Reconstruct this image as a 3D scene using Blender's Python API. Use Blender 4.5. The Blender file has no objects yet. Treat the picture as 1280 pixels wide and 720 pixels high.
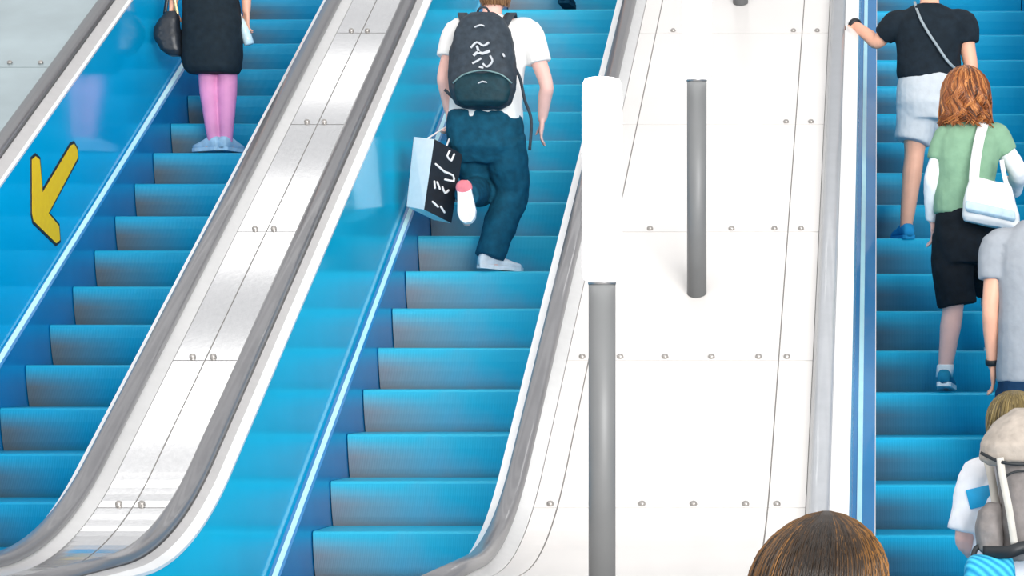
import bpy, bmesh, math, random
from mathutils import Vector, Matrix
random.seed(7)
C = bpy.context.scene.collection
V = Vector
F = 3083.0            # focal length in pixels of a 1280 px wide frame
VX, VY = 1100.0, 460.0
EYE = 1.8
T30 = math.tan(math.radians(30))
def P(px, py, D):     # a pixel seen at depth D, as a point of the place
    return V(((px - VX) / F * D, D, EYE + (VY - py) / F * D))

# ------------------------------------------------------------------ materials
def nodes(name):
    m = bpy.data.materials.new(name); m.use_nodes = True
    nt = m.node_tree
    return m, nt, nt.nodes['Principled BSDF']
def N(nt, t, **kw):
    n = nt.nodes.new(t)
    for k, v in kw.items():
        if k in n.inputs.keys(): n.inputs[k].default_value = v
        else: setattr(n, k, v)
    return n
def mat(name, col, rough=.5, metal=0, coat=0, spec=.5, var=.12, scale=30, bump=0, stretch=(1, 1, 1), coords='Object', aniso=0):
    m, nt, b = nodes(name)
    b.inputs['Roughness'].default_value = rough; b.inputs['Metallic'].default_value = metal
    b.inputs['Coat Weight'].default_value = coat; b.inputs['Coat Roughness'].default_value = .05
    b.inputs['Specular IOR Level'].default_value = spec
    tc = N(nt, 'ShaderNodeTexCoord'); mp = N(nt, 'ShaderNodeMapping'); mp.inputs['Scale'].default_value = stretch
    nz = N(nt, 'ShaderNodeTexNoise', Scale=scale, Detail=4.0)
    nt.links.new(tc.outputs[coords], mp.inputs[0]); nt.links.new(mp.outputs[0], nz.inputs['Vector'])
    cr = N(nt, 'ShaderNodeValToRGB')
    cr.color_ramp.elements[0].position = .3; cr.color_ramp.elements[1].position = .7
    cr.color_ramp.elements[0].color = [max(0, c * (1 - var)) for c in col] + [1]
    cr.color_ramp.elements[1].color = [min(1, c * (1 + var)) for c in col] + [1]
    nt.links.new(nz.outputs['Fac'], cr.inputs[0]); nt.links.new(cr.outputs[0], b.inputs['Base Color'])
    if bump:
        bp = N(nt, 'ShaderNodeBump', Strength=bump, Distance=.01)
        nt.links.new(nz.outputs['Fac'], bp.inputs['Height']); nt.links.new(bp.outputs[0], b.inputs['Normal'])
    return m
def s2l(r, g, b): return tuple(((c / 255 + .055) / 1.055) ** 2.4 if c > 10 else c / 255 / 12.92 for c in (r, g, b))
def step_mat(name, top, mid, low):
    m, nt, b = nodes(name)
    tc = N(nt, 'ShaderNodeTexCoord'); sx = N(nt, 'ShaderNodeSeparateXYZ')
    nt.links.new(tc.outputs['Object'], sx.inputs[0])
    nz = N(nt, 'ShaderNodeTexNoise', Scale=3.5, Detail=4.0); nt.links.new(tc.outputs['Object'], nz.inputs['Vector'])
    # blue reflections painted into the colour, greyer metal lower down and leftwards
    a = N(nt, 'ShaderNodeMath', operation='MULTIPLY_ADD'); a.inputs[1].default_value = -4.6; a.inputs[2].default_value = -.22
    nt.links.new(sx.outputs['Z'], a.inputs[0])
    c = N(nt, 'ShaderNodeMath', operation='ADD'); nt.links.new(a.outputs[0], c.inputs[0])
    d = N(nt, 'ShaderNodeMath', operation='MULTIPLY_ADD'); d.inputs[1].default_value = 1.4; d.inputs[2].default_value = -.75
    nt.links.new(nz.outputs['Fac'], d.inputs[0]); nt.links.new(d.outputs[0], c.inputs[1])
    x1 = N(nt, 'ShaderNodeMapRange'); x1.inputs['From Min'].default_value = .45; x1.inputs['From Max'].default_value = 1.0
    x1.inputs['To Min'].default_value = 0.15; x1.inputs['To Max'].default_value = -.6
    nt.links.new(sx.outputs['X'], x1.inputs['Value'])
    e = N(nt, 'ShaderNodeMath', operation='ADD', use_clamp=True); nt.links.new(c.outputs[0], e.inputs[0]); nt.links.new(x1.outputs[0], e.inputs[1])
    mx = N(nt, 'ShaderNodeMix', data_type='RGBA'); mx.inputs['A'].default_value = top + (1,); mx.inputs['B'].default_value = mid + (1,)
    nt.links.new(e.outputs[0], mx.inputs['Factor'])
    # brownish grey at the lower left, where the painted reflections fade
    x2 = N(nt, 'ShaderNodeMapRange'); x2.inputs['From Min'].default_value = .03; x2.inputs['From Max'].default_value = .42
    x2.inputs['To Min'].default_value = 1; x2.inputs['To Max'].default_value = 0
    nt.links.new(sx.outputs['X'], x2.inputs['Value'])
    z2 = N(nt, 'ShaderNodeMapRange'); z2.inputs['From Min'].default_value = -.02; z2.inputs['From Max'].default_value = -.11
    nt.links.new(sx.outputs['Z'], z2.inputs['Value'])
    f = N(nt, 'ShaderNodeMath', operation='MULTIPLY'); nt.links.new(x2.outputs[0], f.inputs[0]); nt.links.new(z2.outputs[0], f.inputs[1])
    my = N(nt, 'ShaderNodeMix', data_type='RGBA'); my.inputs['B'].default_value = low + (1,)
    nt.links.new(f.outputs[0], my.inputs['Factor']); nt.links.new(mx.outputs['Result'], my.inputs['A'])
    nt.links.new(my.outputs['Result'], b.inputs['Base Color'])
    b.inputs['Roughness'].default_value = .42; b.inputs['Metallic'].default_value = .15
    w = N(nt, 'ShaderNodeTexWave', Scale=55.0); nt.links.new(tc.outputs['Object'], w.inputs['Vector'])
    bp = N(nt, 'ShaderNodeBump', Strength=.25, Distance=.004)
    nt.links.new(w.outputs['Fac'], bp.inputs['Height']); nt.links.new(bp.outputs[0], b.inputs['Normal'])
    return m
def emit(name, col, s, edge=False):
    m, nt, b = nodes(name)
    b.inputs['Base Color'].default_value = (.9, .9, .9, 1); b.inputs['Roughness'].default_value = .4
    b.inputs['Emission Color'].default_value = col + (1,); b.inputs['Emission Strength'].default_value = s
    nz = N(nt, 'ShaderNodeTexNoise', Scale=2.0)
    r = N(nt, 'ShaderNodeMapRange'); r.inputs['To Min'].default_value = s * .95; r.inputs['To Max'].default_value = s * 1.05
    nt.links.new(nz.outputs['Fac'], r.inputs['Value']); nt.links.new(r.outputs[0], b.inputs['Emission Strength'])
    return m
M = {}
M['wallA'] = mat('blue_gloss_panel_left', s2l(0, 178, 232), .12, 0, .4, .5, .05, 2)
M['wallB'] = mat('blue_gloss_panel_middle', s2l(0, 190, 230), .14, 0, .3, .5, .05, 2)
M['wallC'] = mat('blue_gloss_panel_right', s2l(0, 172, 214), .14, 0, .3, .5, .05, 2)
M['skirt'] = mat('blue_skirt_steel', s2l(0, 126, 186), .25, 0, .3, .5, .06, 4)
M['ledge'] = mat('pale_blue_ledge', s2l(196, 246, 255), .35, 0, .3, .5, .05, 8)
M['strip'] = mat('white_polished_strip', (.86, .87, .88), .28, .2, .2, .5, .02, 12)
M['rail'] = mat('grey_rubber_handrail', (.14, .14, .15), .3, 0, .4, .6, .04, 14)
M['railC'] = mat('pale_grey_handrail', (.40, .42, .45), .35, 0, .4, .6, .04, 14)
M['shoulder'] = mat('grey_steel_shoulder', (.66, .66, .66), .3, .5, 0, .5, .03, 20)
M['band'] = mat('satin_grey_trim', (.50, .49, .49), .3, .3, 0, .5, .04, 20)
M['steel'] = mat('brushed_stainless', (.95, .95, .955), .11, 1, 0, .5, .03, 60, .01, (1, .05, 1))
M['steelL'] = mat('pale_teal_stainless', (.42, .51, .54), .3, .6, 0, .5, .10, 3)
M['white'] = mat('white_enamel_panel', (.77, .745, .725), .3, 0, .2, .5, .03, 1.5)
M['gap'] = mat('dark_joint', (.32, .31, .30), .8)
M['bolt'] = mat('bolt_steel', (.42, .40, .38), .35, .7)
M['post'] = mat('grey_post_metal', (.20, .206, .21), .5, .2, 0, .5, .05, 6)
M['tube'] = emit('white_light_tube', (1, .99, .97), 5.0)
M['cap'] = mat('post_collar_metal', (.45, .45, .46), .3, .9)
M['yellow'] = mat('yellow_sticker', (1.0, .62, .0), .6, var=.05)
M['black'] = mat('black_outline', (.012, .016, .02), .5)
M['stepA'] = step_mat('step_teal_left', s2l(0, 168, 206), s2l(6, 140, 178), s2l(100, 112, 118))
M['stepB'] = step_mat('step_cyan_middle', s2l(50, 198, 226), s2l(132, 182, 204), s2l(150, 154, 160))  # paler than its neighbours: the brighter light on the middle is painted in
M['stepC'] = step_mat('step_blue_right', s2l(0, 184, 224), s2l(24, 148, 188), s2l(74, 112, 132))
M['floor'] = mat('pale_stone_floor', (.72, .71, .70), .35, var=.06, scale=6)
SK = mat('skin', s2l(238, 178, 150), .5, var=.06, scale=12)
SKP = mat('pale_skin', s2l(242, 192, 180), .5, var=.06, scale=12)
def cloth(name, rgb, var=.14, rough=.85, bump=.35, scale=22): return mat(name, s2l(*rgb), rough, 0, 0, .25, var, scale, bump)

# ------------------------------------------------------------------ helpers
ORG = {}
def root(name, label, cat, loc, group=None):
    o = bpy.data.objects.new(name, None); C.objects.link(o); o.location = loc
    o.empty_display_size = .1; ORG[o] = V(loc)
    o['label'] = label; o['category'] = cat
    if group: o['group'] = group
    return o
def obj(name, bm, m, parent=None, smooth=True, label=None, loc=None):
    """bm holds place coordinates; the mesh is stored relative to its parent's origin"""
    org = ORG[parent] if parent else V(loc or (0, 0, 0))
    bmesh.ops.translate(bm, verts=bm.verts, vec=-org)
    bmesh.ops.recalc_face_normals(bm, faces=bm.faces)
    me = bpy.data.meshes.new(name); bm.to_mesh(me); bm.free()
    for p in me.polygons: p.use_smooth = smooth
    o = bpy.data.objects.new(name, me); C.objects.link(o)
    for k in (m if isinstance(m, list) else [m]): me.materials.append(k)
    if parent: o.parent = parent
    else: o.location = org
    ORG[o] = org
    if label: o['label'] = label
    return o
def evaluated(o):
    dg = bpy.context.evaluated_depsgraph_get(); dg.update()
    me = bpy.data.meshes.new_from_object(o.evaluated_get(dg), preserve_all_data_layers=True, depsgraph=dg)
    old = o.data; o.modifiers.clear(); o.data = me; bpy.data.meshes.remove(old)
    for p in me.polygons: p.use_smooth = True
TEX = {}
def vox(name, bm, m, parent, voxel=.007, sm=5, fold=0, fsize=.12, label=None):
    """fuse overlapping closed shapes into one continuous surface"""
    o = obj(name, bm, m, parent, True, label)
    r = o.modifiers.new('fuse', 'REMESH'); r.mode = 'VOXEL'; r.voxel_size = voxel; r.use_smooth_shade = True
    s = o.modifiers.new('soft', 'SMOOTH'); s.factor = .5; s.iterations = sm
    if fold:
        t = TEX.get(fsize)
        if not t:
            t = bpy.data.textures.new('folds', 'CLOUDS'); t.noise_scale = fsize; t.noise_depth = 2; TEX[fsize] = t
        d = o.modifiers.new('folds', 'DISPLACE'); d.texture = t; d.strength = fold; d.mid_level = .5; d.texture_coords = 'LOCAL'
        s2 = o.modifiers.new('soft2', 'SMOOTH'); s2.factor = .5; s2.iterations = 2
    evaluated(o)
    return o
def bridge(bm, rings, cap=True):
    rv = [[bm.verts.new(p) for p in r] for r in rings]
    n = len(rv[0])
    for a, b in zip(rv, rv[1:]):
        for i in range(n): bm.faces.new((a[i], a[(i + 1) % n], b[(i + 1) % n], b[i]))
    if cap: bm.faces.new(rv[0][::-1]); bm.faces.new(rv[-1])
def ell(c, ux, uy, n=20, sq=2.0):
    out = []
    for i in range(n):
        a = 2 * math.pi * i / n; ca, sa = math.cos(a), math.sin(a)
        e = 2 / sq
        out.append(c + ux * math.copysign(abs(ca) ** e, ca) + uy * math.copysign(abs(sa) ** e, sa))
    return out
def spline(pts, rad, sub=5):
    if len(pts) < 3: 
        return [(pts[0].lerp(pts[1], i / sub), rad[0] + (rad[1] - rad[0]) * i / sub) for i in range(sub + 1)]
    out = []
    for i in range(len(pts) - 1):
        p0 = pts[max(i - 1, 0)]; p1 = pts[i]; p2 = pts[i + 1]; p3 = pts[min(i + 2, len(pts) - 1)]
        for j in range(sub):
            t = j / sub
            q = .5 * ((2 * p1) + (p2 - p0) * t + (2 * p0 - 5 * p1 + 4 * p2 - p3) * t * t + (3 * p1 - p0 - 3 * p2 + p3) * t ** 3)
            out.append((q, rad[i] + (rad[i + 1] - rad[i]) * t))
    out.append((pts[-1], rad[-1]))
    return out
def limb(bm, pts, rad, n=14, sub=5, round_ends=True, flat=1.0, side=None):
    pts = [V(p) for p in pts]
    sp = spline(pts, rad, sub)
    T = [(sp[min(i + 1, len(sp) - 1)][0] - sp[max(i - 1, 0)][0]).normalized() for i in range(len(sp))]
    u = V(side) if side is not None else (V((1, 0, 0)) if abs(T[0].x) < .8 else V((0, 0, 1)))
    rings = []
    for k, ((p, r), t) in enumerate(zip(sp, T)):
        u = (u - t * u.dot(t)).normalized(); v = t.cross(u)
        if k == 0 and round_ends:
            for a in (1.35, 1.0, .5): rings.append(ell(p - t * r * math.sin(a), u * r * math.cos(a), v * r * flat * math.cos(a), n))
        rings.append(ell(p, u * r, v * r * flat, n))
        if k == len(sp) - 1 and round_ends:
            for a in (.5, 1.0, 1.35): rings.append(ell(p + t * r * math.sin(a), u * r * math.cos(a), v * r * flat * math.cos(a), n))
    bridge(bm, rings)
def ball(bm, c, rx, ry, rz, n=18, rot=None):
    rings = []
    for k in range(1, n // 2 + 1):
        a = math.pi * k / (n // 2 + 1)
        r = ell(V((0, 0, -rz * math.cos(a))), V((rx * math.sin(a), 0, 0)), V((0, ry * math.sin(a), 0)), n)
        rings.append([(rot @ p if rot else p) + V(c) for p in r])
    bridge(bm, rings)
def box(bm, c, s, rot=None):
    vs = []
    for z in (-1, 1):
        for x, y in ((-1, -1), (1, -1), (1, 1), (-1, 1)):
            p = V((x * s[0] / 2, y * s[1] / 2, z * s[2] / 2)); vs.append(bm.verts.new((rot @ p if rot else p) + V(c)))
    for f in ((3, 2, 1, 0), (4, 5, 6, 7), (0, 1, 5, 4), (1, 2, 6, 5), (2, 3, 7, 6), (3, 0, 4, 7)): bm.faces.new([vs[i] for i in f])
def bev(bm, w, seg=3):
    bmesh.ops.bevel(bm, geom=list(bm.edges), offset=w, segments=seg, affect='EDGES', profile=.5)

# ------------------------------------------------------------------ incline path
Z0, ZL, R = -6.15, -.73, 2.3
DK = (ZL - Z0) / T30; DA = DK - R * math.tan(math.radians(15)); DB = DK + R * math.tan(math.radians(15)) * math.cos(math.radians(30))
def path(D):
    if D <= DA: return D, ZL, 0.0, 1.0
    if D >= DB: return D, Z0 + T30 * D, -.5, math.cos(math.radians(30))
    z = ZL + R - math.sqrt(R * R - (D - DA) ** 2)
    return D, z, (DA - D) / R, (ZL + R - z) / R
def at(X, D, w=0):
    d, z, ny, nz = path(D)
    return V((X, d + ny * w, EYE + z + nz * w))
def stations(D0, D1):
    s = [D0]
    lo, hi = max(D0, DA), min(D1, DB)
    if hi > lo:
        k = max(2, int((hi - lo) / .05)); s += [lo + (hi - lo) * i / k for i in range(k + 1)]
    s.append(D1)
    out = []
    for d in sorted(s):
        if not out or d - out[-1] > 1e-4: out.append(d)
    return out
def sweep(prof, D0, D1):
    bm = bmesh.new(); bridge(bm, [[at(x, d, w) for x, w in prof] for d in stations(D0, D1)]); return bm
def rail_prof(x0, x1, wb, h, n=12):
    cx, rx = (x0 + x1) / 2, abs(x1 - x0) / 2
    return [(cx + rx * math.copysign(abs(math.cos(2 * math.pi * i / n)) ** .7, math.cos(2 * math.pi * i / n)),
             wb + h / 2 + h / 2 * math.copysign(abs(math.sin(2 * math.pi * i / n)) ** .8, math.sin(2 * math.pi * i / n))) for i in range(n)]
NOSE = -.899          # the nosing line, square to the slope below the deck line
RUN = .365
TOP = 20.0
D_START = 7.3

# ------------------------------------------------------------------ escalators
def step_mesh(w, m):
    bm = bmesh.new()
    pr = [(RUN + .03, 0), (.012, 0), (.004, -.004), (0, -.012), (.002, -.03), (.008, -.07), (.02, -.12), (.036, -.17), (.055, -.212), (.08, -.24), (RUN + .03, -.24)]
    bridge(bm, [[V((x, y, z)) for y, z in pr] for x in (0, w)])
    bmesh.ops.recalc_face_normals(bm, faces=bm.faces)
    me = bpy.data.meshes.new('step'); bm.to_mesh(me); bm.free(); me.materials.append(m); return me
def escalator(label, x0, x1, wl, wr, phase, mw, ms, mr, nk, br, tw):
    t = root('escalator', label, 'escalator', (0.5 * (x0 + x1), 9.33, 0), 'escalators rising side by side')
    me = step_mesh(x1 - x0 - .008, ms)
    first = None
    for k in range(-5, nk):
        D = (30.6 + k + phase) * RUN; Z = -7.188 + T30 * D
        if Z + EYE < .02: continue
        if not first: o = first = bpy.data.objects.new('step', me)
        else: o = first.copy()
        C.objects.link(o); o.parent = t; o.location = V((x0 + .004, D, EYE + Z)) - ORG[t]
    for s, xs, xw in ((-1, x0, wl), (1, x1, wr)):
        lw = NOSE + .156; sw = .068 if s < 0 else .034; se = .165
        obj('inner_panel', sweep([(xw, -.002), (xw + s * .03, -.002), (xw + s * .03, lw - .02), (xw, lw - .02)], D_START + .5, TOP), mw, t, False)
        obj('skirt_panel', sweep([(xs, lw), (xs + s * .012, lw), (xs + s * .012, lw - .5), (xs, lw - .5)], D_START + .5, TOP), M['skirt'], t, False)
        obj('skirt_ledge', sweep([(xs - s * .002, lw), (xs - s * .002, lw + .008), (xw - s * .0005, lw + .026), (xw - s * .0005, lw)], D_START + .5, TOP), M['skirt'], t, False)
        f0, f1 = br; g0, g1 = xs + (xw - xs) * f0, xs + (xw - xs) * f1; h0, h1 = lw + .008 + .018 * f0, lw + .008 + .018 * f1
        obj('bright_edge_strip', sweep([(g0, h0 - .004), (g0, h0 + .004), (g1, h1 + .006), (g1, h1 - .004)], D_START + .5, TOP), M['ledge'], t, False)
        e = tw if s < 0 else sw; hz = lambda q: .004 + .4 * q
        obj('trim_strip', sweep([(xw - s * .004, -.008), (xw - s * .004, .004), (xw + s * e, hz(e)), (xw + s * e, -.008)], D_START, TOP), M['strip'], t, False)
        if e < sw: obj('trim_band', sweep([(xw + s * e, -.008), (xw + s * e, hz(e) - .002), (xw + s * sw, hz(sw) - .002), (xw + s * sw, -.008)], D_START, TOP), M['band'], t, False)
        obj('handrail', sweep(rail_prof(xw + s * (sw + .004), xw + s * (sw + .084), .012, .055), D_START, TOP), mr, t)
        obj('handrail_shoulder', sweep([(xw + s * (sw + .006), -.006), (xw + s * (sw + .006), .02), (xw + s * (sw + .078), .022), (xw + s * se, .002), (xw + s * se, -.006)], D_START, TOP), M['shoulder'], t, False)
    return t
A = (-4.325, -3.29); B = (-2.573, -1.573); CC = (-.025, .975)
WA = (-4.36, -3.235); WB = (-2.615, -1.525); WC = (-.125, 1.06)
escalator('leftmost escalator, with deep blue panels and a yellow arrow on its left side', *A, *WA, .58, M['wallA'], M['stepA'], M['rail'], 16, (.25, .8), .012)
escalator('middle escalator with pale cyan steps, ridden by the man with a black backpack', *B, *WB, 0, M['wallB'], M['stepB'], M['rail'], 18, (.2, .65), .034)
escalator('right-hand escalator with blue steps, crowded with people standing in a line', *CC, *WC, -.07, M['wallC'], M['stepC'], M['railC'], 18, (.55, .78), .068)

# ------------------------------------------------------------------ decks between them
def bolt(parent, X, D):
    d, z, ny, nz = path(D); p = at(X, D, .002); n = V((0, ny, nz))
    bm = bmesh.new(); u = V((1, 0, 0)); v = n.cross(u); r = .0145
    bridge(bm, [ell(p + n * h, u * r * q, v * r * q, 12) for h, q in ((0, 1), (.006, 1), (.012, .8), (.0155, .4), (.016, .1))])
    obj('bolt', bm, M['bolt'], parent)
def deck(label, xs, ds, m, bolts, under, loc):
    t = root('balustrade_deck', label, 'metal deck', loc, 'sloping decks between the escalators')
    g = .003
    obj('deck_base', sweep([(xs[0], -.004), (xs[-1], -.004), (xs[-1], -.03), (xs[0], -.03)], D_START, TOP), M['gap'], t, False)
    for a, b in zip(xs, xs[1:]):
        for c, d in zip(ds, ds[1:]):
            obj('deck_panel', sweep([(a + g, .002), (b - g, .002), (b - g, -.003), (a + g, -.003)], c + g, d - g), m, t, False)
    for X, D in bolts: bolt(t, X, D)
    return t
rows = [9.69, 10.73, 11.80, 12.87, 13.95]
cb = [(x, d) for d in rows[:2] for x in (-1.295, -1.13, -.935, -.733, -.528, -.405)] + [(x, rows[2]) for x in (-1.10, -.905, -.71, -.505, -.378)]
cb += [(x, rows[3]) for x in (-.49, -.36, -.98)] + [(x, rows[4]) for x in (-.49, -.355, -1.17)] + [(x, 8.41) for x in (-.74, -.62)]
cuts = [D_START] + [8.38, 9.665, 10.705, 11.775, 12.845, 13.925, 15.0, 16.1, 17.2, TOP]
deck('wide white sloping deck carrying the light posts, between middle and right escalators', [WB[1] + .165, -1.265, -.44, WC[0] - .165], cuts, M['white'], cb, None, (-.9, 7.4, 1.0))
nb = [(x, d) for d in rows for x in (-2.99, -2.90)]
deck('narrow steel deck with paired bolts, between left and middle escalators', [WA[1] + .165, -2.93, WB[0] - .165], cuts, M['steel'], nb, None, (-2.93, 7.4, 1.0))
deck('pale steel deck in the upper left corner, beyond the yellow arrow panel', [-6.4, -5.3, WA[0] - .165], [D_START, 10.2, 11.9, 13.5, 15.1, TOP], M['steelL'], [(-4.78, 13.55), (-4.61, 13.55), (-4.78, 11.95), (-4.61, 11.95)], None, (-5.4, 7.4, 1.0))

# floor of the lower hall
bm = bmesh.new(); box(bm, (-1.5, 8, -.05), (16, 34, .1)); o = obj('floor', bm, M['floor'], None, False); o['kind'] = 'structure'

# ------------------------------------------------------------------ light posts
def light_post(label, X, D, h, tall):
    t = root('light_post', label, 'light post', at(X, D, 0), 'light posts on the white deck')
    p = at(X, D, 0); r = .0445
    def cyl(z0, z1, r0, r1=None, n=28):
        bm = bmesh.new(); r1 = r1 or r0
        bridge(bm, [ell(V((p.x, p.y, p.z + z)), V((q, 0, 0)), V((0, q, 0)), n) for z, q in ((z0, r0), (z0 + (z1 - z0) * .5, (r0 + r1) / 2), (z1, r1))]); return bm
    o = bm = cyl(0, h, r)
    for v in bm.verts:
        if v.co.z < p.z + .001: v.co.z = at(X, v.co.y, 0).z + .004
    o = obj('post', bm, M['post'], t)
    o = obj('collar', cyl(h, h + .015, r * 1.04), M['cap'], t)
    bm = bmesh.new()
    zs = [(h + .015, .058), (h + .03, .064), (h + .06, .066), (h + tall - .06, .066), (h + tall - .02, .064), (h + tall - .004, .056), (h + tall, .04)]
    bridge(bm, [ell(V((p.x, p.y, p.z + z)), V((q, 0, 0)), V((0, q, 0)), 28) for z, q in zs])
    obj('light_tube', bm, M['tube'], t)
light_post('nearest grey light post, its glowing white tube in front of the middle escalator', -.915, 8.12, 1.005, .68)
light_post('second light post, plain grey shaft standing halfway up the white deck', -.835, 11.24, .965, .68)
light_post('farthest light post, only its foot showing at the top edge of the picture', -.81, 14.32, .965, .68)

# ------------------------------------------------------------------ yellow arrow
def arrow():
    q = [(305, 262), (318, 285), (320, 318), (200, 545), (243, 598), (247, 655), (232, 668), (140, 578), (134, 548), (133, 326), (148, 312), (164, 326), (176, 462), (292, 268)]
    pts = []
    for x, y in q:
        px, py = x / 3.275, 100 + y / 3.275
        D = F * (-WA[0] - .006) / (VX - px); pts.append(V((0, D, EYE + (VY - py) / F * D)))
    t = root('arrow_sign', 'yellow arrow sticker with black outline, pointing down on the blue side panel', 'arrow', (WA[0], pts[4].y, pts[6].z))
    cy = sum(p.y for p in pts) / len(pts); cz = sum(p.z for p in pts) / len(pts)
    n = len(pts)
    def slab(ps, x0, x1):
        bm = bmesh.new(); a = [bm.verts.new((x0, p.y, p.z)) for p in ps]; b = [bm.verts.new((x1, p.y, p.z)) for p in ps]
        bm.faces.new(a); bm.faces.new(b[::-1])
        for i in range(len(ps)): bm.faces.new((a[i], a[(i + 1) % len(ps)], b[(i + 1) % len(ps)], b[i]))
        return bm
    area = sum(pts[i].y * pts[(i + 1) % n].z - pts[(i + 1) % n].y * pts[i].z for i in range(n))
    sg = 1 if area > 0 else -1
    off = []
    for i in range(n):
        a, b, c = pts[i - 1], pts[i], pts[(i + 1) % n]
        d1 = (b - a).normalized(); d2 = (c - b).normalized()
        n1 = V((0, d1.z, -d1.y)) * sg; n2 = V((0, d2.z, -d2.y)) * sg
        m = (n1 + n2); m = m / max(m.length, .3); k = 1 / max(m.dot(n1), .6)
        off.append(b + m * k * .016)
    obj('outline', slab(off, WA[0] + .0005, WA[0] + .003), M['black'], t, False, 'black outline')
    obj('arrow_face', slab(pts, WA[0] + .003, WA[0] + .005), M['yellow'], t, False, 'yellow arrow face')
arrow()

# ------------------------------------------------------------------ people
def hand(bm, w, d, side, k=1.0, curl=.5, thumb=1):
    """palm, four fingers and a thumb; d = along the hand, side = from little finger towards the thumb; curls about side x d"""
    d = V(d).normalized(); side = V(side); side = (side - d * side.dot(d)).normalized(); nrm = d.cross(side) * thumb
    e = w + d * .085 * k
    for o_ in (-.027, -.009, .009, .027):
        limb(bm, [w + side * o_ * .6 * k, w + d * .045 * k + side * o_ * k, e + side * o_ * k], [.014 * k, .015 * k, .012 * k], 10, 3)
    for i, (o_, L) in enumerate(((-.030, .060), (-.010, .075), (.010, .080), (.030, .072))):
        p = e + side * o_ * k * 1.05; dd = d.copy(); pts = [p - d * .01]
        for j, f in enumerate((.45, .32, .23)):
            ang = curl * (.6 + .35 * j)
            dd = (Matrix.Rotation(ang * .55, 3, side) @ dd) if thumb > 0 else (Matrix.Rotation(-ang * .55, 3, side) @ dd)
            p = p + dd * L * f * k; pts.append(p)
        limb(bm, pts, [.0095 * k, .009 * k, .0085 * k, .0072 * k], 8, 3)
    b = w + d * .025 * k + side * .026 * k
    limb(bm, [w + d * .015 * k + side * .012 * k, b + side * .018 * k + d * .02 * k, b + side * .030 * k + d * .05 * k + nrm * .012, b + side * .030 * k + d * .075 * k + nrm * .022], [.014 * k, .0125 * k, .0105 * k, .0085 * k], 8, 3)
def head_shape(bm, c, k, fwd=V((0, 1, 0)), chin=True):
    f = V(fwd).normalized(); r = f.cross(V((0, 0, 1))).normalized(); u = r.cross(f)
    rot = Matrix((r, f, u)).transposed()
    ball(bm, c + u * .02 * k, .074 * k, .092 * k, .098 * k, 20, rot)
    ball(bm, c + f * .028 * k - u * .055 * k, .056 * k, .062 * k, .065 * k, 16, rot)          # jaw
    limb(bm, [c + f * .085 * k + u * .012 * k, c + f * .108 * k - u * .022 * k], [.008 * k, .014 * k], 8, 3)   # nose
    limb(bm, [c + f * .083 * k - u * .060 * k - r * .02 * k, c + f * .092 * k - u * .058 * k, c + f * .083 * k - u * .060 * k + r * .02 * k], [.006 * k, .009 * k, .006 * k], 8, 3)  # lips
    for s in (-1, 1):
        ball(bm, c + r * s * .076 * k - f * .005 * k - u * .01 * k, .010 * k, .018 * k, .030 * k, 10, rot)   # ears
        ball(bm, c + f * .078 * k + r * s * .030 * k + u * .008 * k, .013 * k, .010 * k, .009 * k, 10, rot)  # eyes
def shoe(t, heel, d, L, m, msole=None, up=V((0, 0, 1)), lab=None):
    d = V(d).normalized(); up = (up - d * up.dot(d)).normalized(); s = d.cross(up)
    bm = bmesh.new(); rings = []
    for f, w, h in ((0, .022, .05), (.04, .032, .072), (.2, .035, .082), (.38, .036, .078), (.55, .042, .058), (.75, .046, .042), (.92, .036, .034), (1.0, .016, .022)):
        c = heel + d * L * f + up * (h * .5 + .012); rings.append(ell(c, s * w, up * h * .5, 14, 2.6))
    bridge(bm, rings); o = obj('shoe', bm, m, t, True, lab)
    bm = bmesh.new()
    b = [(0, .024), (.05, .036), (.3, .038), (.55, .044), (.75, .049), (.92, .040), (1.02, .018)]
    out = [heel + d * L * f + s * w for f, w in b] + [heel + d * L * f - s * w for f, w in reversed(b)]
    bridge(bm, [out, [p + up * .022 for p in out]]); obj('sole', bm, msole or m, o, False)
    return o
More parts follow.
